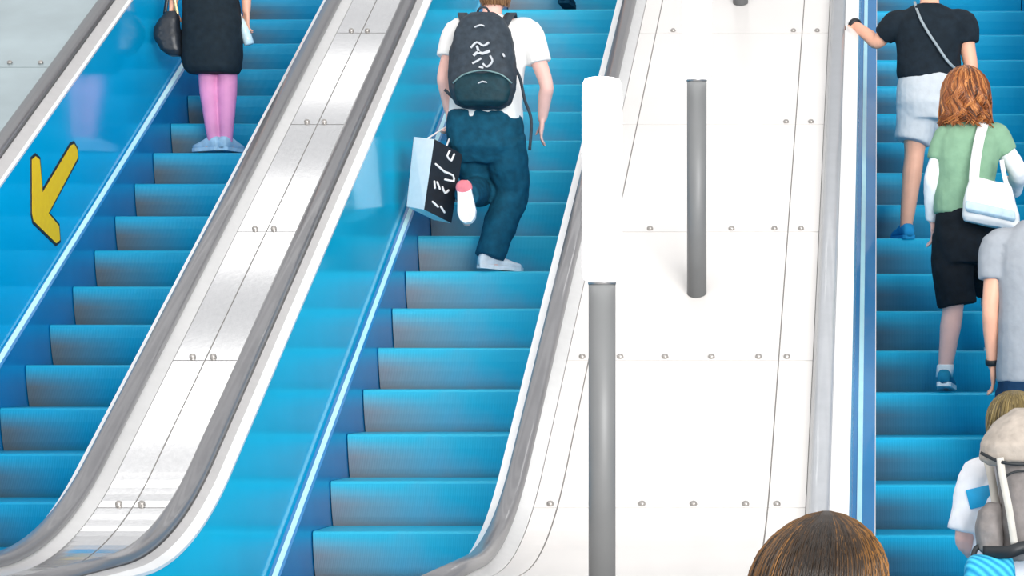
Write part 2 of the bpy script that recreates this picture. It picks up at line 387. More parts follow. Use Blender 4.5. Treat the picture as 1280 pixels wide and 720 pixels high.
def person(label, J, feet, skin=SK, k=1.0, curl=(.5, .5), thumbs=(1, 1), shoes=None, sole=None, shoe_L=.26, face=V((0, 1, 0)), group=None, hdir=None, hside=None):
    t = root('person', label, 'person', feet, group)
    bm = bmesh.new()
    pel, nb, hd = J['pelvis'], J['neck'], J['head']
    ax = (nb - pel)
    sx = (J['shR'] - J['shL']).normalized()
    fy = V((0, 0, 1)).cross(sx).normalized()
    rings = []
    for f, rx, ry in ((-.12, .08, .07), (-.05, .145, .105), (.05, .160, .118), (.22, .145, .108), (.38, .128, .098), (.6, .148, .11), (.78, .155, .108), (.9, .125, .085), (1.0, .062, .058), (1.06, .052, .052)):
        rings.append(ell(pel + ax * f, sx * rx * k, fy * ry * k, 20))
    bridge(bm, rings)
    limb(bm, [nb - ax.normalized() * .06, nb.lerp(hd, .5), hd], [.058 * k, .052 * k, .056 * k], 14, 4)
    head_shape(bm, hd, k, face)
    for s in 'LR':
        sh, el, wr = J['sh' + s], J['el' + s], J['wr' + s]
        limb(bm, [nb.lerp(sh, .35) - V((0, 0, .02)), sh, sh.lerp(el, .5), el, el.lerp(wr, .35), wr], [.05 * k, .054 * k, .046 * k, .038 * k, .039 * k, .026 * k], 14, 4)
        i = 'LR'.index(s)
        hd_ = (hdir or {}).get(s) or (wr - el)
        sd_ = (hside or {}).get(s) or V((0, 1, 0))
        hand(bm, wr, hd_, sd_, k * .95, curl[i], thumbs[i])
        hp, kn, an = J['hip' + s], J['kn' + s], J['an' + s]
        limb(bm, [hp, hp.lerp(kn, .5), kn, kn.lerp(an, .3), an], [.092 * k, .076 * k, .056 * k, .056 * k, .036 * k], 14, 4)
        if 'ft' + s in J:
            d = V(J['ft' + s]).normalized(); upv = V((0, 0, 1)); upv = (upv - d * upv.dot(d)).normalized()
            heel = an - upv * .085 * k - d * .055
            limb(bm, [an, an - upv * .045 + d * .03, an - upv * .062 + d * .13], [.036, .034, .024], 12, 3)
            if shoes: shoe(t, heel, d, shoe_L, shoes, sole)
    vox('body', bm, skin, t, .0065, 5)
    return t
def loft(rings, n=24, sq=2.2):
    bm = bmesh.new(); bridge(bm, [ell(c, V((rx, 0, 0)), V((0, ry, 0)), n, sq) for c, rx, ry in rings]); return bm
def pxrings(D, L):     # (px, py, half width px, depth radius m, depth offset)
    return [(P(x, y, D + dd), hw / F * D, ry) for x, y, hw, ry, dd in L]
def addloft(bm, rings, n=24, sq=2.2): bridge(bm, [ell(c, V((rx, 0, 0)), V((0, ry, 0)), n, sq) for c, rx, ry in rings])
def hair(t, name, c, rx, ry, rz, drop, cols, n=700, wave=0, spread=1.0, part_x=0, seed=1, thick=.0022, label=None, face_open=.35, strand_amp=.006, taper=1.0, gold=0, lean=0):
    """a solid cap with combed strands over it"""
    rnd = random.Random(seed); bm = bmesh.new()
    lay = bm.verts.layers.float.new('tone')
    nv = 28; rings = []
    for a in (.12, .3, .55, .8, 1.05, 1.3, 1.57): rings.append((math.sin(a) ** taper, rz * math.cos(a)))
    for i in range(1, 6): rings.append((1 + (spread - 1) * i / 5, -drop * i / 5))
    rr = []
    for s, z in rings:
        ring = []
        for i in range(nv):
            a = 2 * math.pi * i / nv; y = math.sin(a)
            lower = z < 0 and y > .25
            q = (face_open if lower else 1.0)
            ring.append(c + V((math.cos(a) * rx * s * .97, y * ry * s * q * .97, z * (1 if z > 0 else 1))))
        rr.append(ring)
    bridge(bm, rr)
    for v in bm.verts: v[lay] = .22
    for k in range(n):
        a = rnd.uniform(math.pi * .93, math.pi * 2.07) if rnd.random() < .85 else rnd.uniform(0, 2 * math.pi)
        tone = min(1, max(0, rnd.gauss(.5 - gold * .42 + gold * .75 * abs(math.cos(a)) ** 1.5, .2))); ph = rnd.uniform(0, 6.28); lift = 1.0 + rnd.uniform(0, .05)
        if wave > .02: ph = math.sin(a * 9) * 2.2 + rnd.uniform(0, .9); tone = min(1, max(0, tone + .25 * math.sin(a * 23)))
        amp = wave * rnd.uniform(.6, 1.3); stop = rnd.uniform(.82, 1.06)
        pts = []
        m = 11
        for j in range(m):
            s = j / (m - 1) * stop
            L1 = .55
            if s < L1:
                b = .06 + (1.57 - .06) * s / L1; q = math.sin(b) ** taper; x, y, z = math.cos(a) * q, math.sin(a) * q, rz * math.cos(b)
            else:
                g = (s - L1) / (1 - L1); w = 1 + (spread - 1) * g; x, y, z = math.cos(a) * w, math.sin(a) * w, -drop * g
            wv = amp * math.sin(s * 19 + ph) * max(0, s - .3) * 1.6
            pts.append(c + V((x * rx * lift + wv * math.sin(a) + part_x * (1 - s) + strand_amp * math.sin(ph + s * 4), y * ry * lift + wv * .6, z + .002 + wv * .3)))
        before = len(bm.verts)
        sp = [(p, thick) for p in pts]
        ring_list = []
        for i, (p, r) in enumerate(sp):
            tt = (sp[min(i + 1, m - 1)][0] - sp[max(i - 1, 0)][0]).normalized()
            u = tt.cross(V((.3, 1, .2))).normalized(); v = tt.cross(u)
            r = r * (1 if i < m - 2 else .5); ring_list.append([bm.verts.new(p + u * r), bm.verts.new(p + v * r), bm.verts.new(p - u * r), bm.verts.new(p - v * r)])
        for A_, B_ in zip(ring_list, ring_list[1:]):
            for i in range(4): bm.faces.new((A_[i], A_[(i + 1) % 4], B_[(i + 1) % 4], B_[i]))
        for rg in ring_list:
            for v in rg: v[lay] = tone
    m_, nt, b = nodes(name + '_strands')
    at_ = N(nt, 'ShaderNodeAttribute', attribute_name='tone'); cr = N(nt, 'ShaderNodeValToRGB')
    cr.color_ramp.elements[0].color = s2l(*cols[0]) + (1,); cr.color_ramp.elements[1].color = s2l(*cols[2]) + (1,)
    e = cr.color_ramp.elements.new(.5); e.color = s2l(*cols[1]) + (1,)
    nt.links.new(at_.outputs['Fac'], cr.inputs[0]); nt.links.new(cr.outputs[0], b.inputs['Base Color'])
    b.inputs['Roughness'].default_value = .4
    for v in bm.verts: v.co.x += lean * max(0, (v.co.z - c.z) / rz + .35)
    return obj('hair', bm, m_, t, True, label)
def strap(pts, w, th, m, parent, name, up):
    bm = bmesh.new(); pts = [V(p) for p in pts]; sp = [q for q, _ in spline(pts, [1] * len(pts), 6)]
    rings = []
    for i, p in enumerate(sp):
        tt = (sp[min(i + 1, len(sp) - 1)] - sp[max(i - 1, 0)]).normalized(); n = V(up); s = tt.cross(n).normalized(); n = s.cross(tt)
        rings.append([p + s * w / 2 + n * th / 2, p - s * w / 2 + n * th / 2, p - s * w / 2 - n * th / 2, p + s * w / 2 - n * th / 2])
    bridge(bm, rings); return obj(name, bm, m, parent)
def J_px(D, d): return {k: (P(v[0], v[1], D + (v[2] if len(v) > 2 else 0)) if not k.startswith('ft') else V(v)) for k, v in d.items()}
Z = V((0, 0, 1))
def nose(k, ph): 
    D = (30.6 + k + ph) * RUN; return D, EYE - 7.188 + T30 * D

# --- woman in the black dress, left escalator
def woman_dress():
    D = 14.78
    J = J_px(D, dict(pelvis=(264, 5), neck=(264, -128), head=(264, -166), shL=(234, -112), shR=(298, -112), elL=(224, -50), elR=(308, -50, .02), wrL=(216, 8, -.03), wrR=(308, 14, .02),
        hipL=(253, 25), hipR=(278, 25), knL=(260, 92, .02), knR=(284, 92, .02), anL=(267, 172), anR=(283, 172), ftL=(-.8, .55, 0), ftR=(.28, .95, 0)))
    white = cloth('pale_blue_shoe', (170, 205, 228))
    t = person('woman in a black dress on the left escalator, with pink legs', J, V((P(275, 0, D).x, D, nose(9, .58)[1])), SK, .95, (.8, .9), (1, -1), white, white, .22,
               hdir={'L': V((0, .1, -1)), 'R': V((-.05, .1, -1))}, hside={'L': V((.3, 1, 0)), 'R': V((-.6, .8, 0))})
    d = cloth('black_dress_cloth', (26, 38, 46), .2)
    bm = loft(pxrings(D, [(268, 93, 30, .13, 0), (266, 86, 35, .15, 0), (265, 72, 38, .155, 0), (265, 52, 38, .15, 0), (265, 30, 37, .145, 0), (263, 5, 36, .13, 0), (263, -25, 29, .115, 0), (263, -50, 26, .11, 0), (264, -85, 32, .125, 0), (264, -108, 33, .11, 0), (264, -124, 20, .08, 0)]))
    vox('dress', bm, d, t, .008, 4, .02, .15)
    bm = bmesh.new(); k = .95
    for s in 'LR':
        hp, kn, an = J['hip' + s], J['kn' + s], J['an' + s]
        limb(bm, [hp.lerp(kn, .6), kn, kn.lerp(an, .3), an, an + V((0, .03, -.04))], [.072, .059, .06, .038, .036], 16, 5)
    vox('tights', bm, mat('pink_tights', s2l(232, 150, 196), .6, var=.1, scale=9), t, .006, 4, label='pink tights')
    hair(t, 'dark_hair', J['head'] + Z * .02, .088, .105, .105, .16, ((20, 14, 10), (45, 30, 22), (80, 55, 40)), 200, seed=3)
    # shoulder bag at her left hip
    b = root('shoulder_bag', 'small black shoulder bag hanging at the hip of the woman in black', 'bag', P(212, 68, D - .05))
    lm = mat('black_leather', (.015, .02, .028), .4, var=.2)
    bm = loft(pxrings(D - .06, [(220, 70, 7, .04, 0), (215, 63, 13, .06, 0), (210, 48, 17, .065, 0), (209, 36, 16, .06, 0), (212, 24, 12, .05, 0), (215, 14, 7, .03, 0)]), 20, 3)
    vox('bag_body', bm, lm, b, .006, 3, .008, .06)
    strap([P(206, 18, D - .06), P(212, -20, D - .06), P(224, -80, D - .09), P(236, -122, D - .06)], .022, .004, lm, b, 'bag_strap', (0, -1, 0))
    strap([P(222, 18, D - .075), P(219, 4, D - .075), P(217, -12, D - .075)], .02, .006, mat('gold_chain', s2l(225, 200, 150), .3, .6), b, 'bag_clasp', (0, -1, 0))
    # water bottle in her right hand
    w = root('water_bottle', 'clear water bottle held in the hand of the woman in black', 'bottle', P(308, 55, D))
    gl = mat('clear_bottle_plastic', s2l(205, 232, 240), .12, 0, .5, .6, .04)
    c0 = P(312, 56, D + .02); c1 = P(299, 18, D + .02); ax = (c1 - c0).normalized(); u = V((0, 1, 0)); v = ax.cross(u)
    bm = bmesh.new(); L = (c1 - c0).length
    bridge(bm, [ell(c0 + ax * L * f, u * r, v * r, 18) for f, r in ((0, .024), (.03, .030), (.3, .030), (.34, .028), (.38, .030), (.62, .030), (.78, .022), (.86, .013), (.9, .012))]); obj('bottle_body', bm, gl, w)
    bm = bmesh.new(); bridge(bm, [ell(c0 + ax * L * f, u * r, v * r, 14) for f, r in ((.88, .015), (1.0, .015))]); obj('bottle_cap', bm, mat('white_cap', (.85, .87, .9), .4), w)
woman_dress()

# --- man with the black backpack, middle escalator
def man_backpack():
    D = 13.36
    J = J_px(D, dict(pelvis=(606, 158), neck=(614, 24), head=(619, -14, .03), shL=(571, 40), shR=(661, 40), elL=(555, 96, -.03), elR=(683, 106, -.02), wrL=(561, 138, .03), wrR=(678, 148, .05),
        hipL=(584, 172), hipR=(630, 172), knL=(600, 236, .16), anL=(584, 244, -.20), knR=(640, 240, .10), anR=(612, 318, .03), ftL=(.16, -.35, -.9), ftR=(.84, .5, -.07)))
    wh = cloth('white_shoe', (232, 236, 240)); pk = cloth('pink_red_shoe', (232, 130, 140))
    t = root_person_feet = person('man with short fair hair climbing the middle escalator in white T-shirt', J, V((P(610, 0, D).x, D, nose(6, 0)[1])), SKP, 1.0, (1.4, .55), (1, -1), None,
               hdir={'L': V((.02, .1, -1)), 'R': V((-.12, .15, -1))}, hside={'L': V((0, 1, 0)), 'R': V((-.2, 1, 0))})
    d = V(J['ftR']).normalized(); up = (Z - d * Z.dot(d)).normalized()
    shoe(t, J['anR'] - up * .08 - d * .06, d, .25, wh, wh, lab='white shoe planted on the step')
    d = V(J['ftL']).normalized(); up = V((0, .75, .0)); up = (up - d * up.dot(d)).normalized()
    o = shoe(t, J['anL'] - up * .075 - d * .05, d, .24, wh, wh, up, lab='lifted white shoe')
    bm = bmesh.new(); ball(bm, J['anL'] - up * .073 - d * .012, .045, .016, .042, 14); obj('heel', bm, pk, o, True, 'pink heel')
    sm = cloth('white_tshirt', (246, 244, 242), .03, bump=.2)
    bm = loft(pxrings(D, [(607, 152, 47, .14, 0), (607, 130, 46, .135, 0), (609, 95, 46, .135, 0), (612, 62, 47, .135, 0), (614, 40, 46, .12, 0), (614, 28, 32, .09, 0), (614, 18, 14, .066, 0)]))
    for s, e in (('L', .58), ('R', .6)):
        sh, el = J['sh' + s], J['el' + s]; limb(bm, [J['neck'].lerp(sh, .5) - Z * .03, sh, sh.lerp(el, e)], [.06, .072, .07], 16, 5, False)
    vox('tshirt', bm, sm, t, .008, 4, .012, .12)
    pm = cloth('dark_teal_trousers', (16, 80, 104), .25)
    bm = loft(pxrings(D, [(606, 205, 34, .11, .03), (606, 185, 45, .145, 0), (606, 160, 49, .15, 0), (606, 138, 46, .14, 0)]))
    limb(bm, [J['hipL'], J['hipL'].lerp(J['knL'], .5), J['knL'], J['knL'].lerp(J['anL'], .5), J['anL'] - V((0, .03, 0))], [.115, .105, .092, .08, .064], 16, 5, False)
    limb(bm, [J['hipR'], J['hipR'].lerp(J['knR'], .5), J['knR'], J['knR'].lerp(J['anR'], .5), J['anR'] - Z * .02], [.118, .112, .095, .092, .082], 16, 5, False)
    vox('trousers', bm, pm, t, .008, 4, .02, .10)
    hair(t, 'fair_hair', J['head'] + Z * .0, .086, .105, .11, .095, ((90, 62, 38), (140, 100, 66), (190, 150, 105)), 350, seed=5, spread=.8)
    # backpack
    DB_ = D - .20
    b = root('backpack', 'black backpack with white emblem worn by the man in white T-shirt', 'backpack', P(604, 135, DB_))
    bk = cloth('charcoal_nylon', (52, 62, 72), .25, .6, .4, 30); bk2 = cloth('dark_teal_nylon', (22, 56, 66), .2, .6, .4, 30)
    bm = loft(pxrings(DB_, [(604, 136, 24, .05, 0), (604, 130, 35, .085, 0), (603, 112, 42, .105, 0), (603, 88, 43, .105, 0), (603, 62, 40, .10, 0), (604, 40, 35, .09, .01), (604, 24, 27, .07, .02), (604, 16, 15, .04, .03)]), 24, 2.8)
    vox('main_compartment', bm, bk, b, .007, 4, .012, .07)
    bm = loft(pxrings(DB_ - .085, [(603, 133, 22, .03, .02), (603, 127, 32, .045, 0), (603, 112, 36, .05, 0), (603, 98, 33, .045, 0), (603, 91, 22, .03, .01)]), 24, 2.6)
    vox('front_pocket', bm, bk2, b, .006, 4, .006, .06)
    zp = mat('pale_zip', s2l(120, 150, 152), .4, .4)
    strap([P(566, 104, DB_ - .10), P(580, 93, DB_ - .122), P(603, 88, DB_ - .128), P(626, 93, DB_ - .122), P(640, 104, DB_ - .10)], .008, .006, zp, b, 'zip', (0, -1, 0))
    em = mat('white_print', s2l(196, 200, 206), .6)
    def stroke(pts, w=.010):
        return [[P(500 + x / 3.6, y / 3.6, DB_ - .112) for x, y in pts], w]
    for pts, w in (stroke([(318, 215), (345, 190), (375, 205), (400, 190)]), stroke([(330, 250), (350, 235), (372, 240), (405, 228)], .014), stroke([(325, 285), (345, 275), (365, 262)]),
                   stroke([(372, 285), (392, 300), (415, 275), (405, 250)]), stroke([(345, 205), (355, 235)], .012), stroke([(355, 300), (375, 305)]), stroke([(335, 122), (360, 112), (378, 116)], .007), stroke([(462, 240), (470, 255)], .009)):
        sp = [q for q, _ in spline(pts, [1] * len(pts), 4)]
        rings = []
        for i, p in enumerate(sp):
            tt = (sp[min(i + 1, len(sp) - 1)] - sp[max(i - 1, 0)]).normalized(); n = V((0, -1, 0)); s = tt.cross(n).normalized()
            rings.append([p + s * w / 2 - n * .02, p - s * w / 2 - n * .02, p - s * w / 2 + n * .001, p + s * w / 2 + n * .001])
        bm = bmesh.new(); bridge(bm, rings); obj('emblem_stroke', bm, em, b, False, 'white emblem stroke')
    bm = bmesh.new(); sp = [P(598, 104, DB_ - .137), P(603, 102, DB_ - .139), P(608, 103, DB_ - .137)]; limb(bm, sp, [.004, .005, .004], 8, 3); obj('pocket_logo', bm, em, b)
    for s in (-1, 1):
        strap([P(606 + s * 22, 34, DB_ + .04), P(608 + s * 30, 18, D - .02), P(610 + s * 31, 24, D + .10), P(608 + s * 36, 60, D + .15)], .05, .014, bk, b, 'shoulder_strap', (0, 0, 1))
    strap([P(642, 82, DB_), P(650, 98, DB_ + .02), P(656, 125, DB_ + .02), P(664, 150, DB_ + .0), P(662, 188, DB_)], .016, .004, bk, b, 'hanging_strap', (0, -1, 0))
    strap([P(574, 130, DB_ + .03), P(562, 118, DB_ + .05), P(556, 112, D - .1)], .016, .004, bk, b, 'hanging_strap', (0, -1, 0))
    bm = bmesh.new(); limb(bm, [P(596, 17, DB_ + .02), P(600, 10, DB_ - .0), P(608, 10, DB_ - .0), P(612, 17, DB_ + .02)], [.006] * 4, 8, 4); obj('grab_loop', bm, bk, b)
    # shopping bag in his left hand
    g = root('shopping_bag', 'black and white paper shopping bag carried by the man with the backpack', 'bag', P(535, 270, D - .1))
    wm = mat('white_paper', (.95, .91, .90), .6, var=.03); km = mat('black_print_paper', (.012, .014, .02), .45, var=.2)
    DG = D - .14
    a0, a1, a2, a3 = P(543, 174, DG - .06), P(578, 193, DG + .06), P(564, 279, DG + .06), P(530, 262, DG - .06)   # black face
    b0, b3 = P(517, 171, DG + .06), P(508, 258, DG + .06)                                                         # white side
    def quad(ps, th, m, name, lab=None):
        bm = bmesh.new(); n = (ps[1] - ps[0]).cross(ps[2] - ps[0]).normalized()
        bridge(bm, [[p for p in ps], [p + n * th for p in ps]]); return obj(name, bm, m, g, False, lab)
    c1 = b0 + (a1 - a0); c2 = b3 + (a2 - a3)
    quad([a0, a1, a2, a3], -.002, km, 'front_panel', 'black printed front')
    quad([a0, a3, b3, b0], .002, wm, 'side_panel', 'white side')
    quad([a1, c1, c2, a2], .002, wm, 'side_panel'); quad([b0, b3, c2, c1], .002, km, 'back_panel'); quad([a3, a2, c2, b3], .002, wm, 'bottom_panel')
    bm = bmesh.new()
    def on(u, v): return (a0 + (a1 - a0) * u) * (1 - v) + (a3 + (a2 - a3) * u) * v + ((a1 - a0).cross(a3 - a0)).normalized() * -.004
    nf = (a1 - a0).cross(a3 - a0).normalized()
    if nf.y > 0: nf = -nf
    def on(u, v): return (a0 + (a1 - a0) * u) * (1 - v) + (a3 + (a2 - a3) * u) * v + nf * .002
    for pts in ([(.55, .05), (.5, .13), (.6, .16)], [(.72, .06), (.66, .16)], [(.16, .32), (.5, .36)], [(.5, .36), (.8, .35), (.85, .42)], [(.55, .46), (.8, .43)], [(.2, .56), (.25, .64)], [(.3, .55), (.42, .62)], [(.5, .58), (.62, .64), (.72, .58)], [(.25, .84), (.45, .87)], [(.55, .85), (.7, .9)]):
        q = [on(*p) for p in pts]; 
        bm = bmesh.new(); limb(bm, q, [.006] * len(q), 6, 2); obj('printed_mark', bm, wm, g, False, 'white printed mark')
    bm = bmesh.new(); h = J['wrL'] + V((0, .02, -.09))
    limb(bm, [P(535, 173, DG), h - V((.02, 0, 0)), h + V((.02, 0, 0)), P(558, 183, DG)], [.005] * 4, 8, 5); obj('bag_handle', bm, wm, g)
    return t
man_backpack()

# --- man in grey shorts holding the handrail, right escalator
def man_shorts():
    D = 13.74
    J = J_px(D, dict(pelvis=(1163, 98), neck=(1162, 8), head=(1162, -28, .03), shL=(1119, 30), shR=(1204, 30), elL=(1096, 53, .06), elR=(1214, 88, 0), wrL=(1070, 32, .22), wrR=(1192, 100, .25),
        hipL=(1146, 118), hipR=(1182, 118), knL=(1143, 192, .02), knR=(1186, 190, .22), anL=(1133, 280), anR=(1184, 236, .40), ftL=(-.3, .9, 0), ftR=(.1, 1, 0)))
    bl = cloth('blue_shoe', (40, 150, 205))
    t = person('man in black T-shirt and pale grey shorts with one hand on the handrail', J, V((P(1132, 0, D).x, D, nose(7, -.07)[1])), SK, 1.0, (.9, .6), (1, -1), bl, bl, .24,
               hdir={'L': V((-.75, .45, -.1)), 'R': V((-.4, .8, .1))}, hside={'L': V((.4, .8, .2)), 'R': V((0, .2, 1))})
    sm = cloth('black_tshirt', (22, 34, 44), .25)
    bm = loft(pxrings(D, [(1162, 99, 41, .145, 0), (1161, 90, 41, .145, 0), (1161, 68, 40, .14, 0), (1162, 45, 43, .14, 0), (1162, 28, 46, .13, 0), (1162, 15, 34, .10, 0), (1161, 5, 17, .07, 0)]))
    limb(bm, [J['neck'].lerp(J['shL'], .5) - Z * .03, J['shL'], J['shL'].lerp(J['elL'], .65)], [.06, .075, .062], 16, 5, False)
    limb(bm, [J['neck'].lerp(J['shR'], .5) - Z * .03, J['shR'], J['shR'].lerp(J['elR'], .42)], [.06, .08, .068], 16, 5, False)
    vox('tshirt', bm, sm, t, .008, 4, .014, .14)
    hm = cloth('pale_grey_shorts_cloth', (200, 206, 212), .06)
    bm = loft(pxrings(D, [(1163, 150, 36, .13, 0), (1163, 130, 43, .155, 0), (1163, 108, 42, .15, 0), (1163, 92, 38, .14, 0)]))
    limb(bm, [J['hipL'], J['hipL'].lerp(J['knL'], .5), P(1140, 178, D)], [.115, .112, .102], 18, 5, False)
    limb(bm, [J['hipR'], J['hipR'].lerp(J['knR'], .5), J['hipR'].lerp(J['knR'], .88)], [.115, .112, .10], 18, 5, False)
    vox('shorts', bm, hm, t, .008, 4, .014, .12)
    hair(t, 'brown_hair', J['head'] + Z * .02, .085, .102, .102, .06, ((40, 26, 18), (80, 54, 36), (120, 84, 58)), 250, seed=8, spread=.82)
    st = mat('grey_cord', (.30, .36, .40), .6)
    strap([P(1143, 2, D - .02), P(1150, 22, D - .142), P(1160, 40, D - .158), P(1170, 55, D - .158), P(1186, 78, D - .15), P(1202, 92, D - .04)], .014, .005, st, t, 'cross_body_strap', (0, -1, 0))
    bm = bmesh.new(); d = (J['wrL'] - J['elL']).normalized(); u = d.cross(Z).normalized(); v = d.cross(u); c = J['wrL'].lerp(J['elL'], -.06)
    bridge(bm, [ell(c + d * h, u * r, v * r, 18) for h, r in ((-.014, .035), (-.01, .038), (.01, .038), (.014, .035))]); obj('wristband', bm, M['black'], t, True, 'black wristband')
man_shorts()

# --- woman in the green T-shirt with the white bag
def woman_green():
    D = 12.30
    J = J_px(D, dict(pelvis=(1207, 272), neck=(1209, 152), head=(1208, 116, .02), shL=(1182, 172), shR=(1246, 170), elL=(1167, 224, -.01), elR=(1272, 214, .03), wrL=(1166, 275, .08), wrR=(1268, 240, .25),
        hipL=(1190, 292), hipR=(1226, 292), knL=(1191, 386, .0), knR=(1238, 360, .22), anL=(1181, 464), anR=(1240, 420, .42), ftL=(.12, .98, -.12), ftR=(.1, 1, 0)))
    sh = cloth('teal_shoe', (30, 130, 165)); so = cloth('white_sole', (225, 235, 240))
    t = person('woman with auburn wavy hair in a green T-shirt and black shorts', J, V((P(1180, 0, D).x, D, nose(3, -.07)[1])), SKP, .95, (.6, .8), (1, -1), sh, so, .23,
               hdir={'L': V((0, .3, -1)), 'R': V((-.2, .7, .3))}, hside={'L': V((0, 1, .2)), 'R': V((0, .1, 1))})
    gm = cloth('sage_green_tshirt', (130, 168, 140), .07)
    bm = loft(pxrings(D, [(1208, 268, 41, .145, 0), (1207, 255, 40, .14, 0), (1207, 225, 37, .13, 0), (1209, 198, 40, .135, 0), (1212, 175, 41, .125, 0), (1212, 160, 33, .09, 0), (1210, 148, 15, .065, 0)]))
    for s, e in (('L', .55), ('R', .48)):
        a, el = J['sh' + s], J['el' + s]; limb(bm, [J['neck'].lerp(a, .5) - Z * .03, a, a.lerp(el, e)], [.055, .066, .06], 16, 5, False)
    vox('tshirt', bm, gm, t, .008, 4, .014, .11)
    wm = cloth('white_sleeve', (240, 244, 248), .03)
    for s, e in (('L', .4), ('R', .4)):
        bm = bmesh.new(); a, el, w = J['sh' + s], J['el' + s], J['wr' + s]
        limb(bm, [a.lerp(el, e), el, el.lerp(w, .5), w], [.048, .048, .046, .036], 16, 5, False); vox('sleeve', bm, wm, t, .006, 4, .006, .06, 'white long sleeve')
    bm = loft(pxrings(D, [(1208, 330, 37, .13, 0), (1207, 300, 40, .15, 0), (1207, 280, 39, .148, 0), (1207, 262, 37, .14, 0)]))
    limb(bm, [J['hipL'], J['hipL'].lerp(J['knL'], .5), P(1197, 382, D)], [.10, .105, .098], 18, 5, False)
    limb(bm, [J['hipR'], J['hipR'].lerp(J['knR'], .5), J['hipR'].lerp(J['knR'], 1.0)], [.10, .105, .095], 18, 5, False)
    vox('shorts', bm, cloth('black_shorts_cloth', (16, 24, 32), .3), t, .008, 4, .012, .08)
    bm = bmesh.new(); d = (J['knL'] - J['anL']).normalized(); u = V((1, 0, 0)); v = d.cross(u)
    bridge(bm, [ell(J['anL'] + d * h, u * r, v * r, 16) for h, r in ((-.03, .042), (.0, .043), (.03, .043), (.035, .036))]); obj('sock', bm, so, t, True, 'white sock')
    hair(t, 'auburn_hair', P(1207, 118, D + .02), .114, .118, .142, .150, ((56, 28, 10), (142, 76, 30), (206, 138, 76)), 1100, wave=.034, spread=1.1, seed=11, thick=.004, taper=1.15, label='shoulder-length wavy auburn hair')
    b = root('handbag', 'white handbag on the shoulder of the woman in green', 'bag', P(1240, 286, D - .2))
    lm = mat('white_leather', (.86, .87, .88), .4, var=.03, bump=.2, scale=14)
    bm = loft(pxrings(D - .22, [(1238, 284, 33, .05, 0), (1239, 278, 36, .07, 0), (1239, 262, 35, .075, 0), (1238, 245, 31, .06, 0), (1238, 232, 27, .04, 0), (1238, 226, 24, .02, 0)]), 24, 3.2)
    for v in bm.verts: v.co.z += -(v.co.x - P(1239, 0, D).x) * .22
    vox('bag_body', bm, lm, b, .006, 4, .012, .09)
    bm = loft(pxrings(D - .29, [(1238, 272, 30, .02, .01), (1238, 268, 32, .025, 0), (1238, 258, 31, .02, .01)]), 20, 3)
    for v in bm.verts: v.co.z += -(v.co.x - P(1239, 0, D).x) * .22
    vox('outer_pocket', bm, mat('pale_blue_leather', s2l(196, 222, 238), .5), b, .005, 3)
    strap([P(1217, 232, D - .22), P(1219, 205, D - .185), P(1224, 175, D - .16), P(1230, 154, D - .08), P(1234, 148, D + .02), P(1236, 170, D + .13)], .05, .008, lm, b, 'bag_strap', (0, -1, .3))
    strap([P(1262, 240, D - .22), P(1256, 222, D - .18), P(1252, 200, D - .15)], .022, .006, lm, b, 'bag_strap', (0, -1, 0))
woman_green()

# --- man in the grey T-shirt at the right edge
def man_grey():
    D = 11.24
    J = J_px(D, dict(pelvis=(1292, 470), neck=(1304, 280), head=(1316, 238, .02), shL=(1246, 308), shR=(1338, 308), elL=(1238, 388, -.02), elR=(1350, 388, 0), wrL=(1241, 456, .06), wrR=(1352, 455, .06),
        hipL=(1272, 490), hipR=(1312, 490), knL=(1272, 575, .02), knR=(1312, 575, .02), anL=(1272, 648), anR=(1312, 648), ftL=(-.1, 1, 0), ftR=(.1, 1, 0)))
    dk = cloth('navy_trainer', (30, 40, 60))
    t = person('man in a plain grey T-shirt at the right edge, black band on his wrist', J, V((P(1292, 0, D).x, D, nose(0, -.07)[1])), SK, 1.0, (.6, .6), (1, -1), dk, dk, .26, hside={'L': V((.1, 1, 0)), 'R': V((0, 1, 0))})
    sm = cloth('heather_grey_tshirt', (158, 164, 172), .06)
    bm = loft(pxrings(D, [(1292, 478, 46, .15, 0), (1292, 462, 47, .15, 0), (1292, 420, 45, .145, 0), (1292, 370, 46, .145, 0), (1292, 330, 48, .14, 0), (1292, 305, 46, .12, 0), (1292, 290, 32, .09, 0), (1292, 276, 16, .068, 0)]))
    for s in 'LR':
        a, el = J['sh' + s], J['el' + s]; limb(bm, [J['neck'].lerp(a, .5) - Z * .03, a, a.lerp(el, .52)], [.06, .078, .068], 16, 5, False)
    vox('tshirt', bm, sm, t, .008, 4, .012, .13)
    bm = loft(pxrings(D, [(1292, 515, 38, .13, 0), (1292, 495, 46, .15, 0), (1292, 470, 45, .145, 0)]))
    for s in 'LR': limb(bm, [J['hip' + s], J['kn' + s], J['an' + s] + Z * .02], [.105, .085, .075], 16, 5, False)
    vox('trousers', bm, cloth('dark_blue_jeans', (18, 52, 84)), t, .009, 4, .012, .1)
    bm = bmesh.new(); d = (J['elL'] - J['wrL']).normalized(); u = V((1, 0, 0)); u = (u - d * u.dot(d)).normalized(); v = d.cross(u); c = J['wrL'] + d * .015
    bridge(bm, [ell(c + d * h, u * r, v * r, 18) for h, r in ((-.014, .031), (-.010, .034), (.010, .034), (.014, .031))]); obj('wristband', bm, M['black'], t, True, 'black wristband')
    hair(t, 'dark_brown_hair', J['head'] + Z * .02, .085, .102, .102, .06, ((30, 20, 14), (60, 42, 30), (96, 70, 50)), 250, seed=9, spread=.82)
man_grey()

